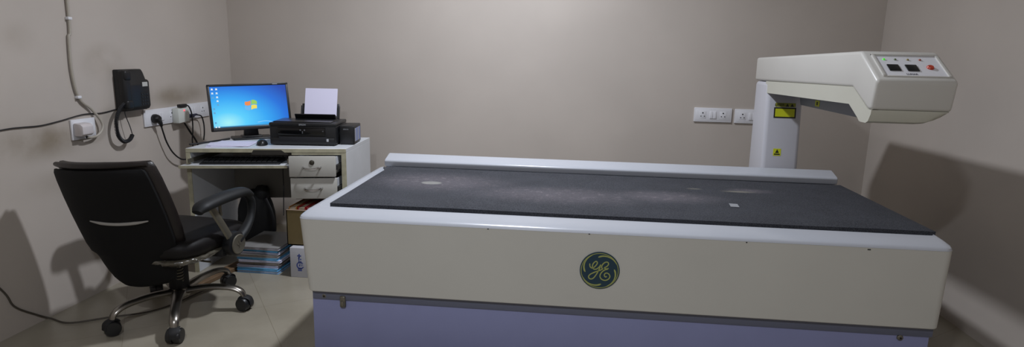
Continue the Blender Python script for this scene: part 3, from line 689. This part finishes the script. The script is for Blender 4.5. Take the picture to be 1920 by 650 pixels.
# bag
BH = .205
BG = thing('black_backpack', 'black bag slumped under the desk behind the chair arm', 'bag', (-1.965, 3.558, 0), rad(4))
def bag(bm):
    tb = bmesh.new(); bmesh.ops.create_uvsphere(tb, u_segments=32, v_segments=24, radius=1)
    for v in tb.verts:
        x, y, z = v.co
        s = lambda a, p: math.copysign(abs(a) ** p, a)
        w = .112 - .012 * max(0, z)
        v.co = Vector((s(x, .75) * w, s(y, .8) * .066, BH + s(z, .7) * BH * .985)) + Vector(noise.noise_vector(v.co * 2.2)) * .014
        v.co.z = max(v.co.z, .0015)
    merge(bm, tb)
mk('body', M_blackm, BG, bag)
mk('top_pouch', M_blackm, BG, lambda bm: lathe(bm, [(0, .05), (.03, .045), (.045, .02), (.048, -.01), (.035, -.04), (0, -.045)], (.05, -.01, .385), (0, .2, 1), 20))
mk('shoulder_strap', M_rubber, BG, lambda bm: tube(bm, [(.09, -.06, .36), (.13, -.075, .28), (.145, -.08, .2), (.12, -.06, .12)], .012, 6, 8, flat=(1, .3, (0, 1, 0))))
# booklet stack
CB = ['27557a', '5a9cc8', 'c6c6da', '8a8684', 'cfcfe0', '6cacd4', '8c8a88', 'dadaea', '4a96c8', '3a6f90', '8a8890', '2a5f8a']
LB = ['mid blue booklet at the very bottom of the floor stack', 'light blue booklet second from the bottom of the floor stack', 'pale booklet third from the bottom of the floor stack',
      'brownish grey booklet fourth from the bottom of the floor stack', 'white booklet turned slightly askew in the middle of the floor stack', 'light blue booklet directly above the askew white one of the floor stack',
      'brownish booklet seventh from the bottom of the floor stack', 'pale booklet second beneath the grey cover on the floor stack', 'blue booklet directly beneath the grey cover on the floor stack', 'booklet with dark grey cover on top of the floor stack']
z = 0.
for i in range(10):
    h = [.017, .015, .014, .02, .013, .016, .018, .013, .014, .017][i]; w = .25; d = .31
    rz = [-.03 + q_ for q_ in [.02, -.01, .03, .0, .06, -.02, .04, .05, -.03, .02]][i]; dx = random.uniform(-.008, .008) ; dy = random.uniform(-.008, .008)
    o = thing('booklet', LB[i], 'booklet', (-1.762 + dx, 3.335 + dy, z), rz, 'booklets stacked on the floor under the desk')
    c = CB[[8, 5, 2, 3, 4, 5, 6, 7, 1, 6][i]]
    cv = mat('booklet_cover_' + c, c if i < 9 else '56545c', .45)
    def covers(bm, top=.0018):
        def slab(z0, z1):
            tb = bmesh.new(); n = 10; rows = []
            for a in range(n + 1):
                x = -w / 2 + w * a / n; b_ = 0
                rows.append([tb.verts.new((x, -d / 2, z0 + b_)), tb.verts.new((x, d / 2, z0)), tb.verts.new((x, d / 2, z1)), tb.verts.new((x, -d / 2, z1 + b_))])
            for a, b in zip(rows, rows[1:]):
                for j in range(4): tb.faces.new((a[j], a[(j + 1) % 4], b[(j + 1) % 4], b[j]))
            tb.faces.new(rows[0]); tb.faces.new(rows[-1][::-1]); bmesh.ops.recalc_face_normals(tb, faces=tb.faces); merge(bm, tb)
        slab(0.0005, .0022); slab(h - .0022, h - .0004)
    mk('cover', cv, o, covers, sm=None)
    pc_ = ['a4b4cc', '6cb0dc', 'bdbdd2', '8c8682', 'dcdcee', '74b4e0', '96908c', 'd4d4e8', '60aad8', 'aaa8b2'][i]
    mk('pages', mat('pages_' + pc_, pc_, .8, nscale=40, namt=.2), o, lambda bm: box(bm, (-w / 2 + .002, -d / 2 + .003, .0022), (w / 2 - .003, d / 2 - .003, h - .0022)), sm=None)
    z += h
# carton boxes
M_card = mat('brown_cardboard', '6b5c3a', .8, nscale=12, namt=.08)
M_cardw = mat('white_carton', 'b9b9bf', .7, nscale=12, namt=.04)
bx = thing('white_carton', 'white carton with blue markings on the floor under the brown box', 'box', (-1.40, 3.28, 0))
mk('body', M_cardw, bx, lambda bm: box(bm, (-.155, -.13, 0), (.085, .14, .175), .003, 2))
def mark(bm):
    for ch_, z_, x_ in (('+', .126, -.100), ('!:', .104, -.098), ('@', .074, -.098), ('=', .044, -.099)):
        text_bm(bm, ch_, .042, Matrix.Translation((x_, -.1305, z_)) @ Matrix.Rotation(PI / 2, 4, 'X'), bold=.0016)
mk('printed_mark', mat('print_blue', '3a4a8c', .7), bx, mark, sm=None)
mk('tape', mat('tape_grey', '8f8d8a', .4), bx, lambda bm: box(bm, (-.02, -.131, .12), (.03, .14, .1765), .001, 1))
bb = thing('brown_carton', 'open brown cardboard box full of files stacked on the white carton', 'box', (-1.42, 3.34, .1775))
def obox(bm):
    x0, x1, y0, y1, h = -.165, .10, -.15, .14, .205
    box(bm, (x0, y0, 0), (x1, y1, .005)); box(bm, (x0, y0, 0), (x0 + .005, y1, h)); box(bm, (x1 - .005, y0, 0), (x1, y1, h)); box(bm, (x0, y0, 0), (x1, y0 + .005, h)); box(bm, (x0, y1 - .005, 0), (x1, y1, h))
mk('body', M_card, bb, obox, sm=None)
mk('edge_lining', mat('carton_inner', 'a08a78', .8), bb, lambda bm: box(bm, (-.163, -.152, .2045), (.098, -.143, .2075)), sm=None)
for i, (dx, c, lab) in enumerate(((-.132, 'b07a3c', 'tan file at the left in the brown box'), (-.080, 'b02a30', 'bright red file standing in the brown box'), (-.028, '9c2430', 'darker red file to the right of the bright red one in the brown box'), (.024, '3a3a60', 'dark blue file at the right in the brown box'))):
    o = thing('file_folder', lab, 'file', (-1.42 + dx, 3.33, .1835), 0, 'files standing in the brown box')
    mk('cover', mat('file_' + c, c, .4), o, lambda bm: (box(bm, (-.022, -.125, 0), (-.019, .12, .215)), box(bm, (.019, -.125, 0), (.022, .12, .215)), box(bm, (-.022, .117, 0), (.022, .12, .215))), sm=None)
    mk('pages', mat('file_pages', 'b8a890', .8), o, lambda bm: box(bm, (-.018, -.12, .001), (.018, .116, .208)), sm=None)
# dark pouch between the stack and the carton
bm = NEW()
tb = bmesh.new(); bmesh.ops.create_cube(tb, size=1); bmesh.ops.subdivide_edges(tb, edges=tb.edges, cuts=6, use_grid_fill=True)
for v in tb.verts:
    v.co = Vector((v.co.x * .034, v.co.y * .22, .088 + v.co.z * .172)) + Vector(noise.noise_vector(v.co * 3)) * .004; v.co.z = max(v.co.z, .001)
merge(bm, tb, Matrix.Translation((-1.592, 3.40, 0)))
tag(obj('black_folder', bm, M_blackm, base=True), 'narrow black folder wedged between booklet stack and cartons', 'folder')
# wooden board on the floor
bm = NEW(); p0 = Vector((-1.985, 2.915, .0)); p1 = Vector((-1.93, 3.26, .0)); dv = p1 - p0
box(bm, (-.24, -.035, .0), (.20, .035, .022), .002, 1, Matrix.Translation(p0.lerp(p1, .5) + Vector((0, 0, .0005))) @ Matrix.Rotation(math.atan2(dv.y, dv.x), 4, 'Z'))
tag(obj('wooden_board', bm, mat('worn_wood', '69533c', .6, nscale=14, namt=.25), base=True), 'narrow brown wooden board on the floor beneath the chair', 'board')

# ------------------------------------------------------------------ office chair
CH = thing('office_chair', 'black leather office chair on chrome wheeled base seen from behind', 'chair', (-1.872, 2.635, 0), rad(-7))
cast = [(.298, .055), (.185, -.318), (-.135, -.285), (.055, .325), (-.245, .165)]
rr = [Matrix.Rotation(rad(7), 2) @ Vector(c) for c in cast]
hub = mk('hub', M_chrome, CH, lambda bm: lathe(bm, [(.0, .08), (.045, .08), (.05, .09), (.046, .125), (.034, .135), (0, .135)], (0, 0, 0)))
for c in rr:
    d = c.normalized(); L = c.length
    mk('leg', M_chrome, CH, lambda bm: tube(bm, [(d.x * .03, d.y * .03, .108), (d.x * L * .45, d.y * L * .45, .122), (d.x * L * .78, d.y * L * .78, .118), (d.x * L * .95, d.y * L * .95, .098), (d.x * L, d.y * L, .066)], .02, 6, 12, rads=[.025, .020, .018, .018, .015], flat=(1.15, .75, (0, 0, 1))))
    cs = mk('caster', M_black, CH, lambda bm: (lathe(bm, [(.012, -.030), (.031, -.029), (.034, -.024), (.034, -.004), (.03, -.003), (.03, .003), (.034, .004), (.034, .024), (.031, .029), (.012, .030)], (c.x, c.y, .0345), (-d.y * .8 + .3 * d.x, d.x * .8 + .3 * d.y, 0), 24)))
    mk('caster_hood', M_blackm, cs, lambda bm: tube(bm, [(c.x + d.x * .034, c.y + d.y * .034, .032), (c.x + d.x * .028, c.y + d.y * .028, .060), (c.x, c.y, .072), (c.x - d.x * .026, c.y - d.y * .026, .062)], .022, 4, 10, flat=(1, .2, (0, 0, 1))))
mk('gas_column', M_blackm, CH, lambda bm: (cyl(bm, (0, 0, .125), (0, 0, .27), .044, .044, bev=.003), cyl(bm, (0, 0, .25), (0, 0, .31), .022)))
mk('tilt_mechanism', M_blackm, CH, lambda bm: (box(bm, (-.09, -.12, .275), (.09, .12, .318), .01, 2), box(bm, (-.05, -.185, .28), (.05, -.10, .305), .006, 2)))
mk('lever', M_steel, CH, lambda bm: (tube(bm, [(.06, -.02, .29), (.14, -.01, .275), (.19, .0, .27)], .005), tube(bm, [(.05, .06, .29), (.14, .09, .275)], .006)))
mk('tension_spring', M_steel, CH, lambda bm: tube(bm, [Vector((.072 + .014 * math.cos(k * PI / 4), -.07 + .014 * math.sin(k * PI / 4), -.0 + .19 + k * .0018)) for k in range(50)], .003, 1, 5))
def superq(bm, cx, cy, hx, hy, z0, z1, dome, n=40, e=.42, mi=0, rough=0.):
    tb = bmesh.new(); rings = []
    lv = [(0, .94, z0), (.0, 1.0, z0 + (z1 - z0) * .3), (0, 1.01, z0 + (z1 - z0) * .6), (0, .975, z0 + (z1 - z0) * .86), (0, .9, z1), (0, .6, z1 + dome * .7), (0, .3, z1 + dome)]
    for _, k, zz in lv:
        ring_ = []
        for j in range(n):
            a = 2 * PI * j / n; s = lambda q: math.copysign(abs(q) ** e, q)
            x = s(math.cos(a)) * hx * k; y = s(math.sin(a)) * hy * k
            dz = -.018 * max(0, y / hy) ** 3
            v = Vector((cx + x, cy + y, zz + dz))
            if rough: v += Vector(noise.noise_vector(v * 40)) * rough
            ring_.append(tb.verts.new(v))
        rings.append(ring_)
    for a, b in zip(rings, rings[1:]):
        for j in range(n): tb.faces.new((a[j], a[(j + 1) % n], b[(j + 1) % n], b[j]))
    tb.faces.new(rings[0][::-1]); tb.faces.new(rings[-1]); bmesh.ops.recalc_face_normals(tb, faces=tb.faces); setmat(tb, mi); merge(bm, tb)
mk('seat', M_leather, CH, lambda bm: superq(bm, 0, .015, .25, .25, .345, .425, .012), sm=60)
mk('plastic_wrap', mat('crinkled_plastic', '4c483e', .22, coat=.8, bump=1., bscale=45, nscale=40, namt=.4), CH, lambda bm: superq(bm, 0, .01, .243, .243, .316, .347, .0, 90, rough=.009), sm=60, label='crinkled clear plastic wrap under the seat')
# back
th = rad(16); By0 = -.205; Bz0 = .25
def bpt(s, t, w, off, curve):
    y = By0 - math.sin(th) * t * 1. + curve * s * s + off - .02 * math.sin(max(0, min(1, t / .57)) * PI) * 0
    t -= .018; x = w * s; k = rad(3.8); x, t = x * math.cos(k) - t * math.sin(k), t * math.cos(k) + x * math.sin(k)
    y = By0 - math.sin(th) * t + curve * s * s + off
    return Vector((x - .042, y, Bz0 + math.cos(th) * t))
def backmesh(bm, rows, off0, off1, curve, ex=4, n=20):
    tb = bmesh.new(); F_ = []; B_ = []
    R = len(rows)
    for i, (t, w) in enumerate(rows):
        fr, bk_ = [], []
        for k in range(n + 1):
            s = -1 + 2 * k / n
            edge = 1 - abs(s) ** ex
            ev = 1 - abs(2 * i / (R - 1) - 1) ** 8
            e = max(.0, min(edge, ev)) ** .5
            mid = (off0 + off1) / 2; h = (off1 - off0) / 2
            fr.append(tb.verts.new(bpt(s, t, w, mid + h * (.25 + .75 * e), curve))); bk_.append(tb.verts.new(bpt(s, t, w, mid - h * (.25 + .75 * e), curve)))
        F_.append(fr); B_.append(bk_)
    for G_ in (F_, B_):
        for i in range(R - 1):
            for k in range(n): tb.faces.new((G_[i][k], G_[i][k + 1], G_[i + 1][k + 1], G_[i + 1][k]))
    for i in range(R - 1):
        tb.faces.new((F_[i][0], F_[i + 1][0], B_[i + 1][0], B_[i][0])); tb.faces.new((F_[i][n], B_[i][n], B_[i + 1][n], F_[i + 1][n]))
    for k in range(n):
        tb.faces.new((F_[0][k], B_[0][k], B_[0][k + 1], F_[0][k + 1])); tb.faces.new((F_[-1][k], F_[-1][k + 1], B_[-1][k + 1], B_[-1][k]))
    bmesh.ops.recalc_face_normals(tb, faces=tb.faces); merge(bm, tb)
rows = [(-.038, .10), (-.03, .128), (-.015, .152), (.0, .168), (.03, .184), (.07, .196), (.105, .202), (.122, .210), (.138, .234), (.18, .246), (.25, .250), (.33, .252), (.42, .250), (.50, .244), (.535, .238), (.55, .228)]
mk('backrest_shell', M_shell, CH, lambda bm: backmesh(bm, rows, -.03, .012, .055), sm=50, label='matte black rear shell')
rows2 = [(.10, .19), (.13, .22), (.18, .25), (.25, .262), (.33, .266), (.42, .264), (.50, .258), (.55, .25), (.572, .242), (.58, .232)]
mk('backrest_cushion', M_leatherb, CH, lambda bm: backmesh(bm, rows2, .002, .062, .06), sm=60, label='black leather front cushion')
mk('top_roll', M_leatherb, CH, lambda bm: tube(bm, [bpt(s, .568, .240, .012, .055) for s in [-1 + k / 5 for k in range(11)]], .016, 3, 12, rads=[.010, .015, .017, .017, .017, .015, .010]), sm=60)
mk('trim_strip', mat('silver_trim', 'a9a8a4', .3, .6), CH, lambda bm: tube(bm, [bpt(s * .52 + .22, .312 - .012 * (1 - s * s), .27, -.031, .055) for s in [-1 + k / 5 for k in range(11)]], .005, 3, 8, flat=(.6, 1, (0, 0, 1)), rads=[.003, .0075, .0075, .0075, .0075, .003]), label='thin silver strip across the shell')
for sg in (1, -1):
    X = .276 * sg
    AY = 0 if sg > 0 else .07
    ar = mk('armrest', mat('armrest_black', '0e1114', .6), CH, lambda bm: (tube(bm, [(X, -.165 + AY, .560), (X, -.135 + AY, .578), (X, -.05 + AY, .588), (X, .05, .592), (X + .0, .145, .588), (X, .195, .565)], .03, 5, 14, flat=(1.1, .66, (0, 0, 1)), rads=[.024, .038, .040, .040, .036, .024]),
        tube(bm, [(X, .165, .575), (X, .205, .53), (X, .20, .46), (X, .15, .40), (X * .99, .08, .36)], .022, 6, 12, flat=(1, .75, (0, 1, 0)), rads=[.022, .022, .02, .026, .03])), sm=60)
    mk('strut', M_steel, CH, lambda bm: (tube(bm, [(X, -.085 + AY, .572), (X, -.03 + AY * .6, .49), (X, .03, .395)], .017 + AY * .1, 3, 8, flat=(.6, 1.2, (0, 1, 0))), tube(bm, [(X, -.02, .575), (X, -.02, .535), (X, -.015, .51)], .007, 3, 8)))
    hb = mk('pivot_hub', M_black, CH, lambda bm: lathe(bm, [(.0, -.03), (.056, -.028), (.062, -.01), (.06, .014), (.05, .02), (0, .02)], (X, .065, .350), (sg, 0, 0), 32))
    mk('pivot_cap', M_steel, hb, lambda bm: (lathe(bm, [(.046, .0), (.048, .004), (.044, .007), (.040, .0055), (0, .0065)], (X + sg * .0185, .065, .350), (sg, 0, 0), 32), box(bm, (X + sg * .026 - .001, .05, .347), (X + sg * .026 + .001, .08, .353)), box(bm, (X + sg * .026 - .001, .062, .335), (X + sg * .026 + .001, .068, .365))), label='round silver cap')
    mk('arm_bracket', M_blackm, CH, lambda bm: hexa(bm, [(.08 * sg, -.02, .30), (X - .02 * sg, -.0, .30), (X - .02 * sg, .07, .30), (.08 * sg, .08, .30), (.08 * sg, -.02, .315), (X - .02 * sg, .0, .335), (X - .02 * sg, .07, .335), (.08 * sg, .08, .315)], .003, 1))

# ------------------------------------------------------------------ lamps
E1, E2 = 50, 41
def area(name, loc, size, energy, col, parent):
    l = bpy.data.lights.new(name, 'AREA'); l.shape = 'DISK'; l.size = size; l.energy = energy; l.color = col
    o = bpy.data.objects.new(name, l); C.objects.link(o); o.location = loc; o.parent = parent
    return o
LH = 2.60
for (x, y, e, lab) in ((-.45, 2.9, E1, 'round ceiling light above the scanner table'), (-.45, -.15, E2, 'round ceiling light behind the photographer')):
    tl = thing('ceiling_light', lab, 'lamp', (x, y, LH), 0, 'ceiling lights')
    mk('housing', M_white, tl, lambda bm: lathe(bm, [(.0, .018), (.098, .018), (.105, .03), (.105, .10), (.06, .112), (.06, ZC - LH - .001), (0, ZC - LH - .001)], (0, 0, 0)))
    mk('diffuser', mat('diffuser_glow', 'ffffff', .5, emit='f2f4ff', estr=5.), tl, lambda bm: lathe(bm, [(.0, .004), (.085, .004), (.092, .017), (0, .017)], (0, 0, 0)))
    area('light_source', (0, 0, 0), .16, e, (.90, .945, 1.04), tl)

w = bpy.data.worlds.new('World'); bpy.context.scene.world = w; w.use_nodes = True
w.node_tree.nodes['Background'].inputs[0].default_value = (.5, .5, .5, 1); w.node_tree.nodes['Background'].inputs[1].default_value = .02

# ------------------------------------------------------------------ camera
yaw, pitch, roll, f = -.0955, -.1948, .0232, 1139.8
fw = Vector((math.sin(yaw) * math.cos(pitch), math.cos(yaw) * math.cos(pitch), math.sin(pitch)))
rt = Vector((math.cos(yaw), -math.sin(yaw), 0)); up = rt.cross(fw)
rt2 = rt * math.cos(roll) + up * math.sin(roll); up2 = -rt * math.sin(roll) + up * math.cos(roll)
cd = bpy.data.cameras.new('camera'); cd.sensor_width = 36; cd.lens = 36 * f / 1920; cd.clip_start = .05
co = bpy.data.objects.new('camera', cd); C.objects.link(co)
m3 = Matrix((rt2, up2, -fw)).transposed(); co.matrix_world = Matrix.Translation((0, 0, 1.2784)) @ m3.to_4x4()
sc = bpy.context.scene; sc.camera = co
vs = sc.view_settings; vs.view_transform = 'Standard'; vs.look = 'None'; vs.gamma = 1; vs.use_curve_mapping = False; vs.exposure = 0.
